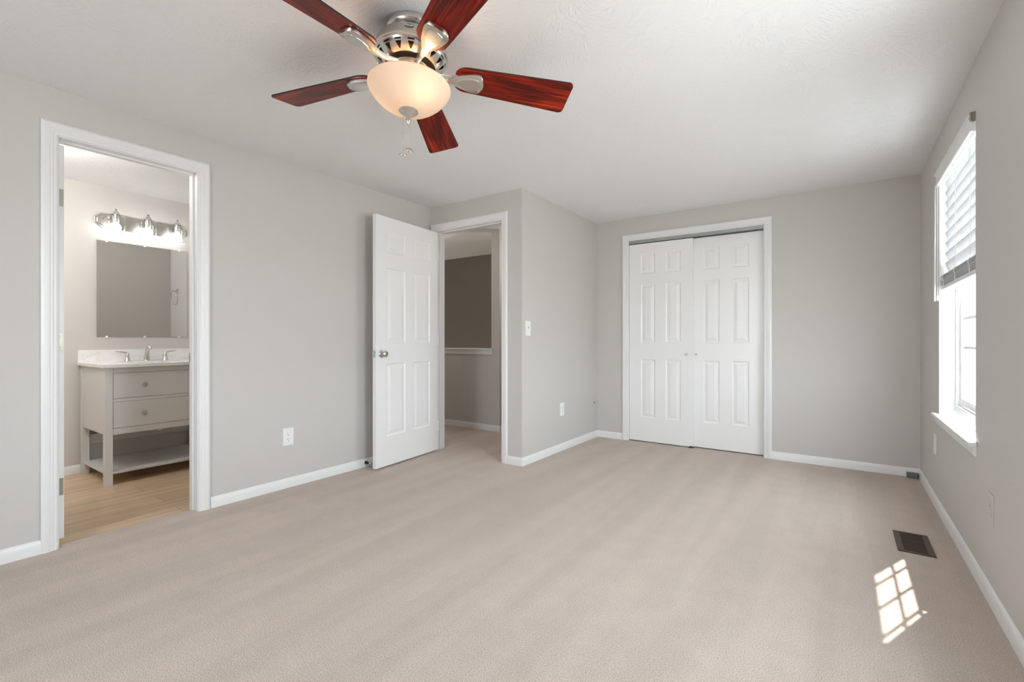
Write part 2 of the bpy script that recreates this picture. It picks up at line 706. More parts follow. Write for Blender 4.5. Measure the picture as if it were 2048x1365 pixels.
# maps: u along wall, v up, n out of the wall into the bedroom
mL = frame_mtx((XL, 0, 0), (0, 1, 0), (0, 0, 1))          # n = +x
mE = frame_mtx((0, YE, 0), (1, 0, 0), (0, 0, 1))          # n = -y
mF = frame_mtx((0, YF, 0), (1, 0, 0), (0, 0, 1))
casing('trim_2', mL, BATH[0], BATH[1], -.005, DT, 'white casing around the bathroom doorway')
jamb('trim_3', mL, BATH[0], BATH[1], -.01, DT, WT, (.045, .08))
casing('trim_4', mE, ENT[0], ENT[1], -.005, DT, 'white casing around the hall doorway', .95)
jamb('trim_5', mE, ENT[0], ENT[1], -.005, DT, WT, (.04, .075))
casing('trim_6', mF, CLO[0], CLO[1], -.005, DT, 'white casing around the closet doorway')
jamb('trim_7', mF, CLO[0], CLO[1], -.005, DT, WT)
# back casings (bathroom and hall sides)
mLb = frame_mtx((XL - WT, 0, 0), (0, -1, 0), (0, 0, 1))
casing('trim_8', mLb, -BATH[1], -BATH[0], -.01, DT)
mEb = frame_mtx((0, YE + WT, 0), (-1, 0, 0), (0, 0, 1))
casing('trim_9', mEb, -ENT[1], -ENT[0], -.005, DT)


# ---------------------------------------------------------------- panel doors
def panel_door(bm, W, Ht, T, cols, rows):
    """leaf in x 0..W, z 0..Ht, y 0 (front) .. T (back); raised panels both faces"""
    us = sorted({0, W, *[a for c in cols for a in c]})
    vs_ = sorted({0, Ht, *[a for c in rows for a in c]})
    rings = [(0, 0), (.007, .006), (.013, .007), (.018, .0065), (.040, .0015), (.043, .0005)]
    for side in (0, 1):
        def V(u, v, d):
            return bm.verts.new((u, d if side == 0 else T - d, v))
        for a, c in zip(us, us[1:]):
            for e, f in zip(vs_, vs_[1:]):
                pan = (a, c) in cols and (e, f) in rows
                if not pan:
                    bm.faces.new((V(a, e, 0), V(c, e, 0), V(c, f, 0), V(a, f, 0)))
                else:
                    prev = None
                    for o_, d in rings:
                        cur = [V(a + o_, e + o_, d), V(c - o_, e + o_, d), V(c - o_, f - o_, d), V(a + o_, f - o_, d)]
                        if prev:
                            for k in range(4):
                                bm.faces.new((prev[k], prev[(k + 1) % 4], cur[(k + 1) % 4], cur[k]))
                        prev = cur
                    bm.faces.new(prev)
    for (x0, x1, z0, z1) in ((0, 0, 0, Ht), (W, W, 0, Ht)):
        bm.faces.new([bm.verts.new(p) for p in ((x0, 0, z0), (x0, T, z0), (x0, T, z1), (x0, 0, z1))])
    for z in (0, Ht):
        bm.faces.new([bm.verts.new(p) for p in ((0, 0, z), (W, 0, z), (W, T, z), (0, T, z))])
    bmesh.ops.remove_doubles(bm, verts=bm.verts[:], dist=1e-5)


ROWS = [(.24, .83), (1.00, 1.61), (1.735, 1.912)]


def hinge_leaf(bm, c, n_axis):
    pass


# entry door: hinged on the left jamb, swung back into the bedroom
dW, dH, dT = .772, 2.024, .035
bm = bmesh.new()
panel_door(bm, dW, dH, dT, [(.115, .336), (.436, .657)], ROWS)
d2 = link('door_2', bm, 'door')
struct(d2, 'white six panel entry door standing open against the left wall')
free = Vector((-3.012, 2.420, .014))
hing = Vector((-3.085, 3.188, .014))
ux = (hing - free).normalized()
# local x from free edge to hinge, local y away from the viewer (towards the left wall)
d2.matrix_world = Matrix(((ux.x, -ux.y, 0, free.x), (ux.y, ux.x, 0, free.y), (0, 0, 1, free.z), (0, 0, 0, 1)))


def knob(parent, x, z, y, sgn, name='door_knob', R=.026, mat='nickel', rose=.031, stick=.052):
    """round knob whose axis is local y; sgn=-1 points to -y"""
    bm = bmesh.new()
    prof = [(0, 0), (rose, 0), (rose, .003), (rose * .82, .008), (.012, .010), (.010, .022), (.013, .028),
            (R * .82, .033), (R, .040), (R * .98, .047), (R * .75, stick), (R * .3, stick + .002), (0, stick + .002)]
    rot = Matrix.Rotation(PI / 2 if sgn < 0 else -PI / 2, 4, 'X')
    lathe(bm, prof, 28, Matrix.Translation((x, y, z)) @ rot)
    return link(name, bm, mat, parent, smooth=True, angle=50)


knob(d2, .060, .912, 0, -1)
knob(d2, .060, .912, dT, 1)
bm = bmesh.new()
box(bm, -.0015, .0, .006, .029, .882, .940)
box(bm, -.009, 0, .012, .023, .904, .920)
link('latch_plate', bm, 'nickel', d2, bevel=.001)
for hz in (.22, 1.02, 1.82):
    bm = bmesh.new()
    tube(bm, [(dW + .004, -.004, hz - .044), (dW + .004, -.004, hz + .044)], .005, 10)
    box(bm, dW, dW + .0015, 0, .03, hz - .044, hz + .044)
    link('hinge', bm, 'door', d2)

# bathroom door: swung into the bathroom, only its hinge edge is seen
bm = bmesh.new()
panel_door(bm, .605, dH + .014, dT, [(.10, .255), (.35, .505)], ROWS)
d1 = link('door_1', bm, 'door')
struct(d1, 'white bathroom door swung inwards showing its hinge edge')
# local x runs from the hinge edge into the bathroom (-x), local y thickness to +y
d1.matrix_world = Matrix(((-1, 0, 0, XL - WT - .001), (0, -1, 0, .660), (0, 0, 1, .012), (0, 0, 0, 1)))
for hz in (.268, 1.018, 1.765):
    bm = bmesh.new()
    poly = [(.003, -.044), (.026, -.044), (.031, -.038), (.031, .038), (.026, .044), (.003, .044)]
    prism(bm, poly, 0, .0022, frame_mtx((-.0022, 0, hz), (0, 1, 0), (0, 0, 1)))
    hg = link('hinge', bm, 'hinge', d1)
    for dz in (-.028, 0, .028):
        bm = bmesh.new()
        lathe(bm, [(0, .0012), (.0032, .001), (.0038, 0)], 12, Matrix.Translation((-.0022, .017 + (.006 if dz == 0 else 0), hz + dz)) @ Matrix.Rotation(-PI / 2, 4, 'Y'))
        link('screw', bm, 'dark' if dz == 0 else 'hinge', hg)
knob(d1, .545, .912, 0, -1)
# strike plate on the right bathroom jamb
t = root('strike_plate', 'small dark metal strike plate on the right jamb of the bathroom doorway', 'strike plate', (XL - .095, BATH[1] - .0005, .93))
bm = bmesh.new()
box(bm, -.017, .012, -.0018, 0, -.030, .030)
link('plate', bm, 'hinge', t, bevel=.001)
bm = bmesh.new()
box(bm, -.008, .006, -.0022, -.0017, -.012, .012)
link('latch_hole_shade', bm, 'dark', t)  # dark chip paints the shade of the latch recess
t = root('strike_plate', 'small dark metal strike plate on the right jamb of the hall doorway', 'strike plate', (ENT[1] - .0005, YE + .022, .932))
bm = bmesh.new()
box(bm, -.0018, 0, -.016, .016, -.030, .030)
link('plate', bm, 'hinge', t, bevel=.001)
bm = bmesh.new()
box(bm, -.0023, -.0017, -.007, .007, -.012, .012)
link('latch_hole_shade', bm, 'dark', t)  # shade inside the recess put in as a dark chip

# closet bypass doors
CROWS = [(.24, .83), (1.00, 1.592), (1.695, 1.905)]
for (x0, yy, nm, lab, cols, kx, W_) in ((-1.794, YF + .012, 'door_3', 'left sliding white panel door of the closet, in front', [(.123, .268), (.372, .518)], .577, .629),
                                    (-1.199, YF + .052, 'door_4', 'right sliding white panel door of the closet, set back', [(.122, .265), (.373, .515)], .060, .633)):
    bm = bmesh.new()
    panel_door(bm, W_, 2.003, dT, cols, CROWS)
    d = link(nm, bm, 'door')
    struct(d, lab)
    d.location = (x0, yy, .010)
    bm = bmesh.new()
    prof = [(.0085, 0), (.009, .0015), (.0095, .002), (.007, .010), (.0095, .014), (.0105, .019), (.008, .023), (0, .024)]
    if nm == 'door_4':
        prof = [(r_, z_ * .6) for r_, z_ in prof]
    lathe(bm, prof, 20, Matrix.Translation((kx, 0, .888)) @ Matrix.Rotation(PI / 2, 4, 'X'))
    link('door_knob', bm, 'nickel', d, smooth=True, angle=50)
t = root('closet_door_track', 'grey metal sliding door track above the closet doors', 'door track', ((CLO[0] + CLO[1]) / 2, YF + .05, DT))
bm = bmesh.new()
hw = (CLO[1] - CLO[0]) / 2 - .002
box(bm, -hw, hw, -.035, .045, -.004, 0)
box(bm, -hw, hw, -.035, -.032, -.030, -.004)
box(bm, -hw, hw, .042, .045, -.034, -.004)
box(bm, -hw, hw, .003, .006, -.030, -.004)
link('track', bm, 'steel', t)
for xx in (-.55, -.08, .06, .55):
    bm = bmesh.new()
    tube(bm, [(xx, -.020, -.020), (xx, -.008, -.020)], .011, 14)
    link('roller', bm, 'dark', t)
t = root('door_guide', 'tiny brown floor guide where the two closet doors overlap', 'door guide', (-1.180, YF + .026, 0))
bm = bmesh.new()
box(bm, -.02, .02, -.022, .024, 0, .006)
box(bm, -.012, .012, -.022, -.018, 0, .020)
link('guide', bm, 'brown', t, bevel=.002)

# ---------------------------------------------------------------- window 1
y0, y1, z0, z1 = WIN1
GX = .590


def win_unit(name, y0, y1, z0, z1, gx, label, ymun=None, zmun=None):
    """double hung vinyl window unit; returns the frame object with children"""
    bm = bmesh.new()
    fx0, fx1 = gx - .030, gx + .055
    fw = .030
    box(bm, fx0, fx1, y0, y0 + fw, z0, z1)
    box(bm, fx0, fx1, y1 - fw, y1, z0, z1)
    box(bm, fx0, fx1, y0 + fw, y1 - fw, z1 - fw, z1)
    box(bm, fx0 - .004, fx1, y0 + fw, y1 - fw, z0, z0 + .045)
    fr = link(name, bm, 'vinyl', bevel=.002, segs=1)
    struct(fr, label)
    zm = 1.515
    for k, (a, c, xo) in enumerate(((z0 + .045, zm + .02, 0), (zm - .018, z1 - fw, .032))):
        gxx = gx + xo
        ya, yb = y0 + fw + .001, y1 - fw - .001
        s = .038
        bm = bmesh.new()
        box(bm, gxx - .014, gxx + .014, ya, ya + s, a, c)
        box(bm, gxx - .014, gxx + .014, yb - s, yb, a, c)
        box(bm, gxx - .014, gxx + .014, ya + s, yb - s, a, a + .045)
        box(bm, gxx - .014, gxx + .014, ya + s, yb - s, c - .036, c)
        sh = link('sash', bm, 'vinyl', fr, bevel=.002, segs=1)
        bm = bmesh.new()
        gy0, gy1, gz0, gz1 = ya + s, yb - s, a + .045, c - .036
        for i in range(1, 4):
            yy = y0 + (.285, .498, .710)[i - 1]
            box(bm, gxx - .004, gxx + .004, yy - .008, yy + .008, gz0, gz1)
        for zz in ((.995, 1.165) if k == 0 else (1.77,)):
            box(bm, gxx - .0045, gxx + .0045, gy0, gy1, zz - .008, zz + .008)
        link('muntins', bm, 'vinyl', sh)
        bm = bmesh.new()
        box(bm, gxx - .0055, gxx - .0045, gy0 - .004, gy1 + .004, gz0 - .004, gz1 + .004)
        link('pane', bm, 'glass', sh)
        if k == 0:
            bm = bmesh.new()
            ym = (ya + yb) / 2
            box(bm, gxx - .026, gxx - .014, ym - .30, ym + .30, a + .004, a + .012)
            link('sash_lift', bm, 'vinyl', sh, bevel=.002)
    return fr


w1 = win_unit('window_1', y0, y1, .606, z1, GX, 'white double hung window in the right wall below a blind')
w2 = win_unit('window_2', WIN2[0], WIN2[1], .606, WIN2[3], GX, 'white window in the right wall beside the camera')

# window 4 in the back wall : turned copy of the same build
bm = bmesh.new()
xa, xb, za, zb = WIN3
ybk = YB - .11
for (a, c, e, f) in ((xa, xa + .04, za, zb), (xb - .04, xb, za, zb), (xa, xb, za, za + .04), (xa, xb, zb - .04, zb), ((xa + xb) / 2 - .03, (xa + xb) / 2 + .03, za, zb), (xa, xb, (za + zb) / 2 - .02, (za + zb) / 2 + .02)):
    box(bm, a, c, ybk - .03, ybk + .03, e, f)
struct(link('window_4', bm, 'vinyl'))

# returns (drywall reveal) painted white + stool and apron
bm = bmesh.new()
box(bm, XR + .001, GX - .03, y1 - .004, y1 + .001, .59, z1)
box(bm, XR + .001, GX - .03, y0 - .001, y0 + .004, .59, z1)
box(bm, XR + .001, GX - .03, y0, y1, z1 - .004, z1 + .001)
struct(link('trim_10', bm, 'white'), 'white window reveal lining')
bm = bmesh.new()
prism(bm, [(.455, 2.845), (XR, 2.845), (XR, y0 + .004), (GX - .032, y0 + .004), (GX - .032, y1 - .004), (XR, y1 - .004), (XR, 3.885), (.455, 3.885)], .570, .590)
struct(link('trim_11', bm, 'white', bevel=.004, segs=3), 'white window stool')
bm = bmesh.new()
pr = [(XR, .570), (.468, .570), (.468, .561), (.472, .556), (.474, .535), (.478, .528), (XR, .525)]
prism(bm, pr, 2.862, 3.868, Matrix(((1, 0, 0, 0), (0, 0, 1, 0), (0, 1, 0, 0), (0, 0, 0, 1))))
struct(link('trim_12', bm, 'white'), 'white apron moulding under the window stool')

# ---------------------------------------------------------------- blind
t = root('window_blind', 'white wide-slat blind half raised over the window in the right wall', 'blind', (.520, 3.36, 1.97))
BX, BY, BZ = .520, 3.36, 1.97


def L(x, y, z):
    return (x - BX, y - BY, z - BZ)


ya, yb = 2.905, 3.815
bm = bmesh.new()
hd = [(.500, 2.045), (.545, 2.045), (.545, 1.995), (.500, 1.995)]
prism(bm, [(a - BX, c - BZ) for a, c in hd], ya - BY, yb - BY, Matrix(((1, 0, 0, 0), (0, 0, 1, 0), (0, 1, 0, 0), (0, 0, 0, 1))))
link('head_rail', bm, 'vinyl', t)
bm = bmesh.new()
# valance profile (x, z), extruded along y, with short returns
vp = [(.470, 1.972), (.482, 1.970), (.484, 2.052), (.466, 2.052), (.462, 2.046), (.468, 2.040), (.473, 2.034), (.473, 1.992), (.468, 1.986), (.466, 1.980)]
prism(bm, [(a - BX, c - BZ) for a, c in vp], 2.884 - BY, 3.846 - BY, Matrix(((1, 0, 0, 0), (0, 0, 1, 0), (0, 1, 0, 0), (0, 0, 0, 1))))
link('valance', bm, 'vinyl', t)
bm = bmesh.new()
box(bm, .474 - BX, .4855 - BX, 2.878 - BY, 2.8838 - BY, 2.012 - BZ, 2.054 - BZ)
tube(bm, [L(.473, 2.881, 2.052), L(.469, 2.881, 2.046), L(.472, 2.881, 2.036), L(.468, 2.881, 2.026), L(.473, 2.881, 2.014)], .005, 8)
link('valance_clip', bm, 'hinge', t, smooth=True, angle=40)
bm = bmesh.new()
sz = .0605
tilt = math.radians(72)
zz = 1.985
slat_z = []
while zz > 1.455:
    slat_z.append(zz)
    zz -= sz
for zc in slat_z:
    # arched slat cross-section, inner edge high
    pts = []
    hwid = .0335
    for k in range(7):
        s = -1 + 2 * k / 6
        pts.append((s * hwid, .0025 * (1 - s * s)))
    top = [(p[0], p[1] + .0012) for p in pts]
    bot = [(p[0], p[1] - .0012) for p in pts][::-1]
    sec = []
    for a, c in top + bot:
        sec.append((a * math.cos(tilt) - c * math.sin(tilt) + .522 - BX, -a * math.sin(tilt) + -c * math.cos(tilt) * -1 + zc - BZ - .03))
    prism(bm, sec, ya - BY, yb - BY, Matrix(((1, 0, 0, 0), (0, 0, 1, 0), (0, 1, 0, 0), (0, 0, 0, 1))))
link('slats', bm, 'slat', t, smooth=True, angle=40)
bm = bmesh.new()
rnd = random.Random(4)
for k in range(11):
    zc = 1.366 + k * .0056
    dx = rnd.uniform(-.003, .003)
    box(bm, .492 + dx - BX, .552 + dx - BX, ya - BY, yb - BY, zc - BZ, zc + .0030 - BZ)
link('stacked_slats', bm, 'slat', t)
bm = bmesh.new()
box(bm, .491 - BX, .553 - BX, ya - BY, yb - BY, 1.338 - BZ, 1.362 - BZ)
link('bottom_rail', bm, 'vinyl', t, bevel=.004)
for yy in (3.02, 3.36, 3.70):
    bm = bmesh.new()
    for dx in (.490, .554):
        tube(bm, [L(dx, yy, 2.0), L(dx, yy, 1.43)], .0012, 6)
        # slack ladder loops over the stack
        tube(bm, [L(dx, yy, 1.43), L(dx - .006 if dx < .5 else dx + .004, yy + .008, 1.405), L(dx, yy + .002, 1.385), L(dx - .004, yy - .004, 1.372), L(dx, yy, 1.352)], .0018, 6)
    link('ladder_cord', bm, 'vinyl', t)
bm = bmesh.new()
tube(bm, [L(.468, 3.825, 1.985), L(.466, 3.825, 1.275)], .0045, 8)
link('tilt_wand', bm, 'vinyl', t, smooth=True)
bm = bmesh.new()
tube(bm, [L(.474, 3.795, 1.985), L(.474, 3.795, 1.30)], .002, 6)
tube(bm, [L(.474, 3.785, 1.985), L(.474, 3.787, 1.30)], .002, 6)
lathe(bm, [(0, 0), (.006, .002), (.005, .03), (.002, .035), (0, .036)], 12, Matrix.Translation(L(.474, 3.791, 1.275)))
link('lift_cord', bm, 'vinyl', t)


# ---------------------------------------------------------------- wall plates
def rounded(w_, h_, r, n=4):
    p = []
    for cx_, cy_, a in ((w_ / 2 - r, h_ / 2 - r, 0), (-w_ / 2 + r, h_ / 2 - r, 90), (-w_ / 2 + r, -h_ / 2 + r, 180), (w_ / 2 - r, -h_ / 2 + r, 270)):
        for i in range(n + 1):
            an = math.radians(a + 90 * i / n)
            p.append((cx_ + r * math.cos(an), cy_ + r * math.sin(an)))
    return p


def plate(name, label, cat, mtx, kind, mat='plate', w_=.076, h_=.122, group=None):
    t = root(name, label, cat, mtx.translation, 0, group)
    m3 = mtx.to_3x3().to_4x4()
    t.matrix_world = mtx.to_4x4()
    bm = bmesh.new()
    prism(bm, rounded(w_, h_, .005), 0, .0045)
    link('cover_plate', bm, mat, t, bevel=.0015)
    if kind in ('decora_outlet', 'painted_outlet'):
        bm = bmesh.new()
        prism(bm, rounded(.034, .067, .002), .0045, .0065)
        rc = link('receptacle', bm, mat, t, bevel=.0008, segs=1)
        for s in (-1, 1):
            bm = bmesh.new()
            if kind == 'decora_outlet':
                box(bm, -.0075, -.0055, s * .019 - .001, s * .019 + .0075, .0064, .0068)
                box(bm, .0055, .0075, s * .019 - .000, s * .019 + .0065, .0064, .0068)
            prism(bm, rounded(.0055, .0055, .0025), .0064, .0068, Matrix.Translation((0, s * .019 - .0085, 0)))
            if kind == 'decora_outlet' or s == 1:
                link('socket', bm, 'dark', rc)
            else:
                bm.free()
    if kind == 'switch':
        bm = bmesh.new()
        prism(bm, rounded(.034, .067, .002), .0045, .0060)
        rc = link('switch_frame', bm, mat, t, bevel=.0008, segs=1)
        bm = bmesh.new()
        vs = box(bm, -.008, .008, -.020, .022, .006, .0085)
        link('rocker', bm, 'plate', rc, bevel=.001)
        bm = bmesh.new()
        box(bm, -.0035, .0035, -.002, .016, .0085, .0095)
        link('slider', bm, 'jack', rc)
    if kind == 'coax':
        bm = bmesh.new()
        lathe(bm, [(.0055, .0045), (.0055, .010), (.0038, .010), (.0038, .016), (0, .016)], 12)
        link('coax_jack', bm, 'dark', t)
    for s in (-1, 1):
        bm = bmesh.new()
        lathe(bm, [(0, .0058), (.0022, .0055), (.003, .0045)], 10, Matrix.Translation((0, s * .048, 0)))
        link('screw', bm, mat, t)
    return t


def mtx_wall(which, a, z):
    if which == 'left':
        return frame_mtx((XL, a, z), (0, 1, 0), (0, 0, 1))
    if which == 'jog':
        return frame_mtx((XJ, a, z), (0, 1, 0), (0, 0, 1))
    if which == 'right':
        return frame_mtx((XR, a, z), (0, -1, 0), (0, 0, 1))


plate('power_outlet', 'white power outlet low on the left wall between bathroom doorway and open door', 'power outlet', mtx_wall('left', 1.801, .357), 'decora_outlet')
plate('light_switch', 'white dimmer switch on the side wall right of the hall doorway', 'light switch', mtx_wall('jog', 3.292, 1.134), 'switch')
plate('power_outlet', 'white power outlet low on the side wall below the light switch', 'power outlet', mtx_wall('jog', 3.876, .386), 'decora_outlet')
plate('cable_outlet', 'cable outlet painted wall grey near the far corner of the side wall', 'cable outlet', mtx_wall('jog', 4.565, .372), 'coax', 'wall')
plate('blank_plate', 'white cover plate seen edge-on below the far end of the window', 'wall plate', mtx_wall('right', 3.965, .380), 'blank')
plate('painted_outlet', 'power outlet painted wall grey on the right wall above the floor register', 'power outlet', mtx_wall('right', 2.610, .373), 'painted_outlet', 'wall')

# ---------------------------------------------------------------- floor register
t = root('floor_register', 'brown slotted metal floor register in the carpet near the right wall', 'floor register', (.2995, 3.137, 0))
bm = bmesh.new()
a, c, e, f = -.0715, .0715, -.148, .148
i0, i1, i2, i3 = -.046, .046, -.134, .134
box(bm, a, c, e, i2, 0, .006)
box(bm, a, c, i3, f, 0, .006)
box(bm, a, i0, i2, i3, 0, .006)
box(bm, i1, c, i2, i3, 0, .006)
link('frame', bm, 'brown', t, bevel=.002)
bm = bmesh.new()
k = -.132
while k < .132:
    box(bm, i0, i1, k, k + .0028, .0005, .0050)
    k += .0085
box(bm, i0, i1, .018, .024, .0005, .0054)
link('louvres', bm, 'brown', t)
bm = bmesh.new()
box(bm, i0, i1, i2, i3, .0002, .0006)
link('duct_shade_sheet', bm, 'dark', t)  # dark sheet stands for the shade down the duct

# ---------------------------------------------------------------- corner junction box
t = root('cable_junction_box', 'grey green cable junction box lying against the baseboard in the far right corner', 'junction box', (.430, YF - .035, 0))
bm = bmesh.new()
pts = [(-.030, -.012), (.034, -.020), (.040, .018), (-.020, .020)]
prism(bm, pts, .004, .038)
link('housing', bm, 'jack', t, bevel=.003)
bm = bmesh.new()
prism(bm, [(-.034, -.016), (-.030, -.018), (-.024, .018), (-.028, .020)], .002, .044)
link('end_plate', bm, 'plate', t, bevel=.001)
bm = bmesh.new()
tube(bm, [(.036, 0, .018), (.052, .004, .016), (.054, .012, .012)], .008, 10)
link('cable_clamp', bm, 'steel', t)
bm = bmesh.new()
lathe(bm, [(.004, 0), (.004, .002), (0, .0025)], 10, Matrix.Translation((.008, 0, .038)))
link('screw', bm, 'dark', t)
bm = bmesh.new()
lathe(bm, [(.004, 0), (.004, .002), (0, .0025)], 10, Matrix.Translation((-.0345, -.004, .024)) @ Matrix.Rotation(-PI / 2, 4, 'Y'))
link('screw', bm, 'dark', t)

# ---------------------------------------------------------------- door stop
t = root('door_stop', 'black and silver door stop on the baseboard behind the open entry door', 'door stop', (XL + .012, 2.452, .036))
bm = bmesh.new()
lathe(bm, [(0, 0), (.013, 0), (.013, .006), (.010, .012), (.0055, .044), (.0055, .046)], 20, Matrix.Rotation(PI / 2, 4, 'Y'), close_top=True)
link('base', bm, 'black', t, smooth=True, angle=50)
bm = bmesh.new()
lathe(bm, [(.0055, .046), (.0085, .047), (.0085, .066), (.006, .070), (0, .070)], 20, Matrix.Rotation(PI / 2, 4, 'Y'))
link('tip', bm, 'nickel', t, smooth=True, angle=50)

# ================================================================ BATHROOM
VX0, VX1 = XB, -4.290
VY0, VY1 = 1.070, 1.862
VZ = -.010
t = root('vanity_cabinet', 'pale grey two drawer bathroom vanity with open lower shelf', 'vanity', (-4.60, 1.466, VZ))


def vb(bm, x0, x1, y0, y1, z0, z1):
    box(bm, x0 + 4.60, x1 + 4.60, y0 - 1.466, y1 - 1.466, z0 - VZ, z1 - VZ)


LW = .046
for (a, c) in ((VX1 - LW, VY0), (VX1 - LW, VY1 - LW), (VX0 + .016, VY0), (VX0 + .016, VY1 - LW)):
    bm = bmesh.new()
    vb(bm, a, a + LW, c, c + LW, VZ, .838)
    link('leg', bm, 'vanity', t, bevel=.002)
bm = bmesh.new()   # carcass
fx = VX1 - .003
vb(bm, VX0 + .016 + LW, VX1 - LW, VY0 + .008, VY0 + .022, .355, .838)
vb(bm, VX0 + .016 + LW, VX1 - LW, VY1 - .022, VY1 - .008, .355, .838)
vb(bm, fx - .02, fx, VY0 + LW, VY1 - LW, .799, .838)
vb(bm, fx - .02, fx, VY0 + LW, VY1 - LW, .590, .612)
vb(bm, fx - .02, fx, VY0 + LW, VY1 - LW, .353, .398)
vb(bm, fx - .02, fx, (VY0 + VY1) / 2 - .010, (VY0 + VY1) / 2 + .010, .612, .799)
vb(bm, fx - .04, fx - .022, VY0 + LW, VY1 - LW, .36, .83)
link('carcass', bm, 'vanity', t, bevel=.0012, segs=1)
bm = bmesh.new()
vb(bm, VX0 + .016, VX0 + .034, VY0 + LW, VY1 - LW, .215, .290)
link('back_rail', bm, 'vanity', t, bevel=.002)
bm = bmesh.new()
vb(bm, VX0 + .034, VX0 + .052, VY0 + LW + .001, VY0 + LW + .004, .222, .292)
br_ = link('corner_bracket', bm, 'vanity', t)
for z_ in (.235, .275):
    bm = bmesh.new()
    vb(bm, VX0 + .052, VX0 + .0525, VY0 + LW, VY0 + LW + .006, z_ - .003, z_ + .003)
    link('screw', bm, 'dark', br_)
bm = bmesh.new()
vb(bm, VX0 + .03, VX1 - .012, VY0 + .012, VY1 - .012, .068, .086)
link('shelf', bm, 'vanity', t, bevel=.002)
yc = (VY0 + VY1) / 2
for (a, c, z_a, z_b) in ((VY0 + LW + .002, VY1 - LW - .002, .614, .797), (VY0 + LW + .002, VY1 - LW - .002, .400, .588)):
    bm = bmesh.new()
    vb(bm, fx - .018, fx + .001, a, c, z_a, z_b)
    dr = link('drawer', bm, 'vanity', t, bevel=.0015, segs=1)
    for ky in (1.300, 1.632):
        bm = bmesh.new()
        lathe(bm, [(0, 0), (.007, 0), (.006, .012), (.013, .016), (.0155, .021), (.014, .026), (.006, .028), (0, .028)], 20,
              Matrix.Translation((fx + .001 + 4.60, ky - 1.466, (z_a + z_b) / 2 - VZ)) @ Matrix.Rotation(PI / 2, 4, 'Y'))
        link('knob', bm, 'nickel', dr, smooth=True, angle=50)

# top
t = root('sink_counter', 'white marble vanity top with backsplash on the pale grey vanity', 'sink counter', (-4.60, 1.466, .838))


def tb(bm, x0, x1, y0, y1, z0, z1):
    box(bm, x0 + 4.60, x1 + 4.60, y0 - 1.466, y1 - 1.466, z0 - .838, z1 - .838)


TX0, TX1, TY0, TY1 = XB, -4.270, 1.056, 1.876
bm = bmesh.new()
sx0, sx1, sy0, sy1 = -4.73, -4.41, 1.25, 1.70
tb(bm, TX0, sx0, TY0, TY1, .839, .861)
tb(bm, sx1, TX1, TY0, TY1, .839, .861)
tb(bm, sx0, sx1, TY0, sy0, .839, .861)
tb(bm, sx0, sx1, sy1, TY1, .839, .861)
link('counter', bm, 'marble', t)
bm = bmesh.new()
tb(bm, TX0, TX0 + .018, TY0, TY1, .861, .957)
link('backsplash', bm, 'marble', t, bevel=.002)
bm = bmesh.new()
cxx, cyy = (sx0 + sx1) / 2 + 4.60, (sy0 + sy1) / 2 - 1.466
prev = None
for k, (s, z_) in enumerate(((1, .839), (.98, .79), (.90, .735), (.7, .712), (.0, .706))):
    ring = [bm.verts.new((cxx + x_ * s * (sx1 - sx0), cyy + y_ * s * (sy1 - sy0), z_ - .838)) for x_, y_ in ((-.5, -.5), (.5, -.5), (.5, .5), (-.5, .5))] if s else None
    if prev and ring:
        for q in range(4):
            bm.faces.new((prev[q], prev[(q + 1) % 4], ring[(q + 1) % 4], ring[q]))
    if ring is None:
        bm.faces.new(prev)
    prev = ring
link('sink_basin', bm, 'ceramic', t)

# drain trap under the sink
t = root('drain_trap', 'white plastic drain trap hanging under the vanity sink', 'drain pipe', (-4.62, 1.475, .30))
bm = bmesh.new()
tube(bm, [(0, 0, .40), (0, 0, .045), (0, .008, .018), (0, .03, .003), (0, .052, .018), (0, .06, .045), (0, .06, .09), (-.02, .06, .12), (-.285, .06, .13)], .019, 14)
link('pipe', bm, 'ceramic', t, smooth=True, angle=50)
bm = bmesh.new()
tube(bm, [(0, 0, .05), (0, 0, .075)], .027, 12)
tube(bm, [(0, .06, .045), (0, .06, .07)], .027, 12)
link('slip_nut', bm, 'ceramic', t)

# faucet
t = root('faucet', 'brushed nickel widespread faucet on the white vanity top', 'faucet', (-4.815, 1.478, .861))
bm = bmesh.new()
path = [(0, 0, 0), (.000, 0, .035), (.006, 0, .075), (.022, 0, .108), (.045, 0, .122), (.068, 0, .115), (.080, 0, .098)]
# dense bezier-like path
tube(bm, path, [.023, .019, .0155, .014, .0135, .013, .012], 20)
lathe(bm, [(.030, 0), (.030, .004), (.024, .008)], 24)
link('spout', bm, 'nickel', t, smooth=True, angle=60)
for s in (-1, 1):
    bm = bmesh.new()
    yy = s * .132
    lathe(bm, [(.026, 0), (.026, .004), (.019, .010), (.013, .045), (.012, .062), (.008, .068), (0, .069)], 22, Matrix.Translation((0, yy, 0)))
    h_ = link('tap_body', bm, 'nickel', t, smooth=True, angle=60)
    bm = bmesh.new()
    tube(bm, [(0, yy - s * .004, .056), (.002, yy + s * .015, .072), (.004, yy + s * .04, .078), (.006, yy + s * .078, .082)], [.010, .008, .006, .004], 12)
    link('lever', bm, 'nickel', h_, smooth=True, angle=60)

# mirror
t = root('wall_mirror', 'frameless rectangular mirror above the bathroom vanity', 'mirror', (XB, 1.490, 1.064))
bm = bmesh.new()
box(bm, 0, .006, -.318, .318, 0, .780)
link('mirror_glass', bm, 'mirror', t)
for (yy, zz_) in ((-.255, .780), (0, .780), (.255, .780), (-.255, 0), (0, 0), (.255, 0)):
    bm = bmesh.new()
    sgn = 1 if zz_ > .1 else -1
    box(bm, 0, .010, yy - .009, yy + .009, zz_ - .008 if sgn > 0 else zz_ - .010, zz_ + .010 if sgn > 0 else zz_ + .008)
    link('clip', bm, 'ceramic', t, bevel=.002)

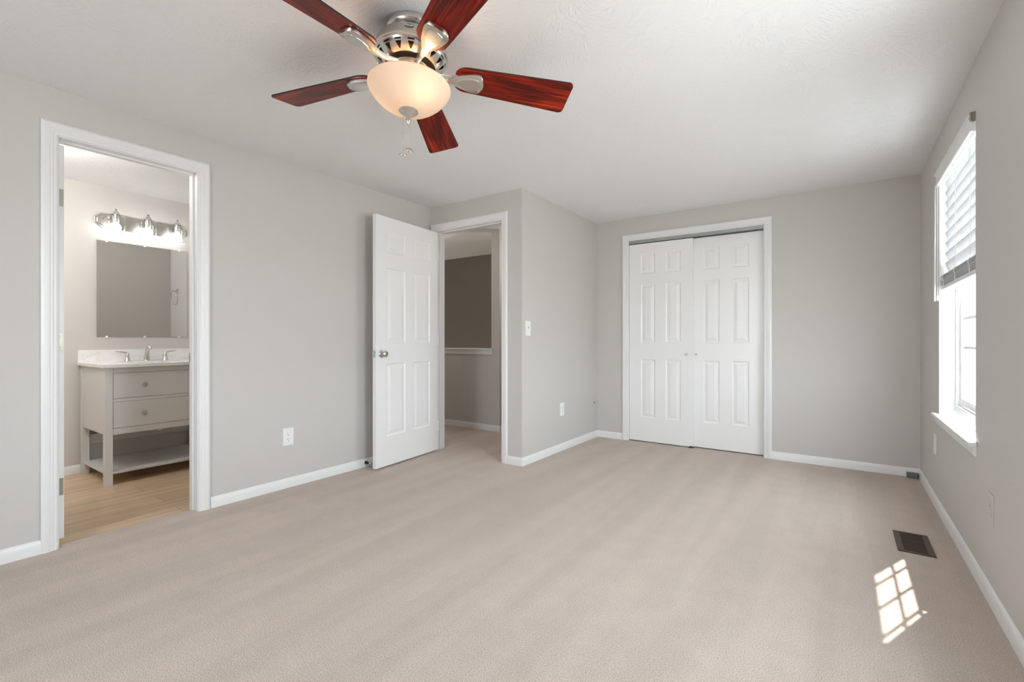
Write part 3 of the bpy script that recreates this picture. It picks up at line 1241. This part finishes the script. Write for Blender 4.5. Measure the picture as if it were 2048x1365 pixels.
# towel ring, on the end wall (seen in the mirror)
t = root('towel_ring', 'chrome towel ring on the bathroom end wall, reflected in the mirror', 'towel ring', (-3.50, YB1, 1.600))
bm = bmesh.new()
lathe(bm, [(0, 0), (.027, 0), (.025, .006), (.010, .010), (.009, .045), (.012, .050), (0, .052)], 20, Matrix.Rotation(PI / 2, 4, 'X'))
link('post', bm, 'chrome', t, smooth=True, angle=50)
bm = bmesh.new()
tube(bm, [(.078 * math.sin(a_), -.045 + .012 * (1 - math.cos(a_)), -.08 + .078 * math.cos(a_)) for a_ in [2 * PI * k / 40 for k in range(41)]], .0045, 10, False)
link('ring', bm, 'chrome', t, smooth=True)

# vanity light
t = root('vanity_light', 'chrome three lamp bar light with clear glass shades above the mirror', 'wall light', (XB, 1.481, 2.007))
bm = bmesh.new()
hl, hh_ = .325, .058
poly = [(-hl, -.022), (-hl + .045, -hh_), (hl - .045, -hh_), (hl, -.022), (hl, .022), (hl - .045, hh_), (-hl + .045, hh_), (-hl, .022)]
prism(bm, poly, 0, .010, frame_mtx((0, 0, 0), (0, 1, 0), (0, 0, 1)))
prism(bm, [(a * .955, c * .80) for a, c in poly], .010, .020, frame_mtx((0, 0, 0), (0, 1, 0), (0, 0, 1)))
link('back_plate', bm, 'nickel', t, bevel=.003)
for k in (-1, 0, 1):
    yy = k * .214
    bm = bmesh.new()
    tube(bm, [(.020, yy, -.01), (.055, yy, -.012), (.085, yy, .010), (.095, yy, .050), (.108, yy, .084), (.122, yy, .080)], .006, 10)
    lathe(bm, [(.007, 0), (.010, .016), (.026, .048 - .012), (.030, .044), (.030, .050)], 24, Matrix.Translation((.112, yy, .090)) @ Matrix.Rotation(PI, 4, 'X'))
    arm = link('lamp_arm', bm, 'chrome', t, smooth=True, angle=50)
    bm = bmesh.new()
    lathe(bm, [(.028, .042), (.056, .036), (.0600, .030), (.0605, -.112)], 40, Matrix.Translation((.112, yy, 0)))
    g_ = link('lamp_shade', bm, 'shade_glass', t, smooth=True, angle=60)
    bm = bmesh.new()
    lathe(bm, [(.0605, -.112), (.0600, -.114), (.0575, -.114), (.0570, -.110)], 40, Matrix.Translation((.112, yy, 0)))
    link('rim', bm, 'ceramic', g_, smooth=True)
    bm = bmesh.new()
    lathe(bm, [(.021, .042), (.021, -.016), (.018, -.020), (0, -.020)], 24, Matrix.Translation((.112, yy, 0)))
    link('socket', bm, 'nickel', t, smooth=True, angle=50)
    bm = bmesh.new()
    lathe(bm, [(.013, -.020), (.016, -.026), (.030, -.044), (.034, -.058), (.031, -.074), (.020, -.086), (0, -.091)], 24, Matrix.Translation((.112, yy, 0)))
    link('bulb', bm, 'bulb_white', t, smooth=True)

ld = bpy.data.lights.new('bathroom_fill_light', 'POINT')  # added unseen fill light that lifts the bathroom brightness
ld.energy = 25
ld.color = (1, .98, .96)
ld.shadow_soft_size = .14
lo = bpy.data.objects.new('bathroom_fill_light', ld)
COL.objects.link(lo)
lo.location = (-3.85, .45, 2.10)

# hall ceiling lamp, out of sight to the right of the doorway
ld = bpy.data.lights.new('hall_lamp', 'POINT')
ld.energy = 7
ld.color = (1, .90, .80)
ld.shadow_soft_size = .10
lo = bpy.data.objects.new('hall_lamp', ld)
COL.objects.link(lo)
lo.location = (-2.60, 4.75, 1.95)

ld = bpy.data.lights.new('hall_fill_light', 'POINT')  # second hall light, added out of view to brighten carpet and half wall
ld.energy = 5
ld.color = (1, .93, .85)
ld.shadow_soft_size = .12
lo = bpy.data.objects.new('hall_fill_light', ld)
COL.objects.link(lo)
lo.location = (-4.05, 3.76, 2.12)

# ================================================================ CEILING FAN
FO = Vector((-1.4063, 1.2987, 2.1151))
FA = Vector((-.0214, .0761, 1)).normalized()
e1 = (Vector((1, 0, 0)) - FA * FA.x).normalized()
e2 = FA.cross(e1)
fan = root('ceiling_fan', 'brushed nickel ceiling fan with five cherry wood blades and a lit glass bowl', 'ceiling fan')
RM = Matrix((e1, e2, FA)).transposed()
fan.matrix_world = Matrix.Translation(FO) @ RM.to_4x4()
# canopy hangs plumb from the ceiling
bm = bmesh.new()
top = H - FO.z
lathe(bm, [(.0, top), (.098, top), (.104, top - .004), (.1065, top - .014), (.1045, top - .026), (.098, top - .033), (.089, top - .035), (.083, top - .031),
           (.080, top - .030), (.0795, top - .036), (.074, top - .055), (.062, top - .072), (.058, top - .086)], 64)
can = link('canopy', bm, 'nickel', fan, smooth=True, angle=35)
off = RM.inverted() @ (Vector((-1.400, 1.305, FO.z)) - FO)
can.matrix_local = Matrix.Translation(off) @ RM.inverted().to_4x4()
# motor housing, upper shell
bm = bmesh.new()
lathe(bm, [(.072, .118), (.110, .116), (.124, .110), (.133, .100), (.1385, .086), (.142, .066), (.1455, .060), (.1465, .055), (.1455, .050), (.141, .047)], 96)
link('motor_housing', bm, 'nickel', fan, smooth=True, angle=30)
# vented lower bell
bm = bmesh.new()
rows = [(.1410, .047, None), (.1395, .0425, None), (.1375, .0390, .52), (.1340, .0345, .49), (.1320, .0325, None),
        (.1305, .0310, .48), (.1160, .0200, .24), (.1090, .0155, .06), (.1040, .0125, None), (.0985, .0115, None), (.0970, .0150, None)]
hole = {2: 1, 5: 1, 6: 1}
NS = 17
cols_ = []
for s in range(NS):
    base = 2 * PI * s / NS
    hw_ = PI / NS
    sect = []
    for r, z_, hfr in rows:
        hf = hfr if hfr is not None else .5
        ring = []
        for q in (-1, -hf, -hf / 3, hf / 3, hf):
            a_ = base + q * hw_
            ring.append(bm.verts.new((r * math.cos(a_), r * math.sin(a_), z_)))
        sect.append(ring)
    cols_.append(sect)
for s in range(NS):
    A_, B_ = cols_[s], cols_[(s + 1) % NS]
    for i in range(len(rows) - 1):
        for q in range(5):
            if i in hole and q in (1, 2, 3):
                continue
            n0 = A_[i][q + 1] if q < 4 else B_[i][0]
            n1 = A_[i + 1][q + 1] if q < 4 else B_[i + 1][0]
            bm.faces.new((A_[i][q], n0, n1, A_[i + 1][q]))
ob = link('vented_bell', bm, 'nickel', fan, smooth=True, angle=50)
at = ob.data.attributes.get('sharp_edge') or ob.data.attributes.new('sharp_edge', 'BOOLEAN', 'EDGE')
cnt = {}
for p_ in ob.data.polygons:
    for ek in p_.edge_keys:
        cnt[ek] = cnt.get(ek, 0) + 1
for e_ in ob.data.edges:
    if cnt.get(tuple(sorted(e_.vertices)), 0) == 1:
        at.data[e_.index].value = True
md = ob.modifiers.new('thick', 'SOLIDIFY')
md.thickness = .0022
md.offset = -1
# motor core behind the vents
bm = bmesh.new()
lathe(bm, [(.0, .100), (.118, .098), (.124, .060), (.112, .046), (.095, .038), (.080, .034), (0, .034)], 48)
link('motor_core', bm, 'brown', fan, smooth=True, angle=40)
# hub / flywheel, switch housing
bm = bmesh.new()
lathe(bm, [(.0, .034), (.074, .034), (.075, .018), (.075, .004), (.066, .000), (.050, -.002), (.050, -.010), (.056, -.012), (.058, -.040),
           (.054, -.046), (.040, -.050), (.0, -.050)], 48)
link('hub', bm, 'nickel', fan, smooth=True, angle=35)
bm = bmesh.new()
tube(bm, [(0, 0, -.05), (0, 0, -.172)], .005, 10)
link('center_rod', bm, 'nickel', fan)
# maker's oval badge on the housing, facing the camera
bang = math.atan2(-1.2987, 1.4063) - .06
bd = Vector((math.cos(bang), math.sin(bang), 0))
bt = Vector((-math.sin(bang), math.cos(bang), 0))
bz = (Vector((0, 0, 1)) + bd * -.23).normalized()
bm = bmesh.new()
pr_ = [(.0175 * math.cos(a_), .0088 * math.sin(a_)) for a_ in [2 * PI * k / 32 for k in range(32)]]
bn = bt.cross(bz)
bm_m = Matrix((bt, bz, bn)).transposed().to_4x4()
bm_m.translation = bd * .1372 + Vector((0, 0, .084))
prism(bm, pr_, 0, .0022)
badge = link('badge', bm, 'black', fan)
badge.matrix_local = bm_m
bm = bmesh.new()
for k in range(32):
    a_, c_ = 2 * PI * k / 32, 2 * PI * (k + 1) / 32
    q = [(.0160 * math.cos(a_), .0074 * math.sin(a_)), (.0160 * math.cos(c_), .0074 * math.sin(c_)), (.0151 * math.cos(c_), .0066 * math.sin(c_)), (.0151 * math.cos(a_), .0066 * math.sin(a_))]
    bm.faces.new([bm.verts.new((x_, y_, .0024)) for x_, y_ in q])
link('badge_ring', bm, 'plate', badge)
tx = bpy.data.curves.new('badge_lettering', 'FONT')
tx.body = 'Hunter'
tx.size = .0098
tx.shear = .3
tx.offset = .00022
tx.extrude = .0002
tx.align_x = 'CENTER'
tx.align_y = 'CENTER'
tx.materials.append(M['plate'])
to = bpy.data.objects.new('badge_lettering', tx)
COL.objects.link(to)
bpy.context.view_layer.update()
tme = bpy.data.meshes.new_from_object(to.evaluated_get(bpy.context.evaluated_depsgraph_get()))
bpy.data.objects.remove(to, do_unlink=True)
to = bpy.data.objects.new('badge_lettering', tme)
COL.objects.link(to)
to.parent = badge
to.location = (0, 0.0003, .0026)

# blades
TH0 = 4.6336
PIT = -.2467


def blade_outline():
    p = []
    r0, r1 = .178, .668
    w0, w1 = .060, .0805
    # root: rounded, tip: straight with small radii
    n = 8
    cr = .050
    for i in range(n + 1):
        a_ = PI + (PI / 2) * i / n
        p.append((r0 + cr + cr * math.cos(a_), -w0 + .038 + .038 * math.sin(a_)))
    for i in range(n + 1):
        a_ = -PI / 2 + (PI / 2) * i / n
        p.append((r1 - .020 + .020 * math.cos(a_), -w1 + .020 + .020 * math.sin(a_)))
    for i in range(n + 1):
        a_ = (PI / 2) * i / n
        p.append((r1 - .020 + .020 * math.cos(a_), w1 - .020 + .020 * math.sin(a_)))
    for i in range(n + 1):
        a_ = PI / 2 + (PI / 2) * i / n
        p.append((r0 + cr + cr * math.cos(a_), w0 - .038 + .038 * math.sin(a_)))
    return p


def iron_mesh():
    """blade iron: narrow arm from the hub flaring to a shield under the blade"""
    bm = bmesh.new()
    # outline stations: (r, half width, z centre)
    st_ = [(.056, .014, .002), (.080, .0115, -.004), (.105, .0105, -.010), (.130, .0115, -.014), (.155, .015, -.0145), (.176, .022, -.0135),
           (.200, .032, -.0130), (.230, .041, -.0130), (.256, .0465, -.0130), (.274, .0455, -.0130), (.286, .037, -.0130), (.2925, .022, -.0130), (.294, .008, -.0130)]
    th = .0125
    rowsv = []
    for r, hw_, z_ in st_:
        rowsv.append([bm.verts.new(c_) for c_ in ((r, -hw_, z_ + th), (r, -hw_, z_ + .002), (r, -hw_ * .72, z_ - .003), (r, 0, z_ - .0045), (r, hw_ * .72, z_ - .003), (r, hw_, z_ + .002), (r, hw_, z_ + th))])
    for a_, c_ in zip(rowsv, rowsv[1:]):
        for k in range(6):
            bm.faces.new((a_[k], a_[k + 1], c_[k + 1], c_[k]))
        bm.faces.new((a_[6], a_[0], c_[0], c_[6]))
    bm.faces.new(rowsv[0])
    bm.faces.new(rowsv[-1][::-1])
    return bm


def iron_insert():
    """raised shield panel on the underside of the iron"""
    bm = bmesh.new()
    pts = [(.176, 0), (.200, -.018), (.228, -.029), (.255, -.031), (.272, -.026), (.280, 0), (.272, .026), (.255, .031), (.228, .029), (.200, .018)]
    prism(bm, pts, -.0195, -.012)
    return bm


for k in range(5):
    th_ = TH0 + k * 2 * PI / 5
    rz = Matrix.Rotation(th_, 4, 'Z') @ Matrix.Rotation(PIT, 4, 'X')
    bm = bmesh.new()
    prism(bm, blade_outline(), 0, .0055)
    for f_ in bm.faces:
        f_.normal_update()
        if abs(f_.normal.z) < .5:
            f_.material_index = 1
    bl = link('blade', bm, 'cherry', fan)
    bl.data.materials.append(M['black'])
    bl.matrix_local = rz
    bi = link('blade_iron', iron_mesh(), 'nickel', fan, smooth=True, angle=38)
    bi.matrix_local = Matrix.Rotation(th_, 4, 'Z') @ Matrix.Rotation(PIT * .98, 4, 'X') @ Matrix.Translation((0, 0, -.0015))
    ins = link('iron_shield', iron_insert(), 'nickel', bi, bevel=.004, segs=2)
# bowl
bm = bmesh.new()
prof = [(.150, -.066), (.158, -.068), (.1615, -.072), (.1620, -.077), (.1595, -.083), (.1560, -.087), (.1500, -.098), (.1370, -.115), (.1180, -.133), (.096, -.149), (.070, -.161), (.040, -.169), (.012, -.172)]
lathe(bm, prof, 80)
bw = link('glass_bowl', bm, 'bowl', fan, smooth=True)
# finial
bm = bmesh.new()
lathe(bm, [(.0, -.166), (.037, -.168), (.038, -.171), (.034, -.174), (.015, -.189), (.009, -.196), (.009, -.202), (.0115, -.203), (.0115, -.208), (.008, -.212),
           (.006, -.218), (.003, -.224), (0, -.226)], 36)
link('finial', bm, 'nickel', fan, smooth=True, angle=40)
# fitter plate closing the lamp kit above the bowl
bm = bmesh.new()
lathe(bm, [(.040, -.050), (.075, -.054), (.080, -.058), (.080, -.060), (.0, -.060)], 40)
link('fitter', bm, 'nickel', fan, smooth=True, angle=35)
# bulbs (one lit, as in the photo the bright spot sits to the right)
RW = RM.inverted()
camdir = Vector((math.sin(YAW), -math.cos(YAW), 0))
cr_ = Vector((math.cos(YAW), math.sin(YAW), 0))
bp = RW @ (cr_ * .050 + camdir * .058)
bp2 = RW @ (cr_ * -.062 + camdir * -.030)
for q_, mt_ in ((bp, 'bulb_warm'), (bp2, 'bulb_warm')):
    bm = bmesh.new()
    sphere(bm, (q_.x, q_.y, -.094 if q_ is bp else -.088), .024, (1, 1, 1.2))
    link('bulb', bm, mt_, fan, smooth=True)
# pull chains
for (dx, dz, zt) in ((-.019, 1.776, 1.955), (.006, 1.794, 1.965)):
    # hang plumb: work in world space then bring into the fan frame
    wp = Vector((FO.x, FO.y, 0)) - FA * .17 + cr_ * dx + camdir * .012
    inv = fan.matrix_world.inverted() if False else (Matrix.Translation(FO) @ RM.to_4x4()).inverted()
    bm = bmesh.new()
    tube(bm, [inv @ Vector((wp.x, wp.y, zt)), inv @ Vector((wp.x, wp.y, dz))], .0009, 6)
    nb = 42
    for i in range(nb):
        p_ = inv @ Vector((wp.x, wp.y, zt + (dz - zt) * i / nb))
        bmesh.ops.create_icosphere(bm, subdivisions=1, radius=.0015, matrix=Matrix.Translation(p_))
    ch = link('pull_chain', bm, 'nickel', fan)
    bm = bmesh.new()
    lathe(bm, [(0, -.004), (.012, -.0035), (.0165, 0), (.012, .0035), (0, .004)], 20,
          Matrix.Translation(inv @ Vector((wp.x, wp.y, dz - .006))) @ Matrix.Rotation(.45 if dx < -.01 else .9, 4, 'Y') @ Matrix.Rotation(.25, 4, 'X'))
    link('pull_disc', bm, 'nickel', ch, smooth=True)
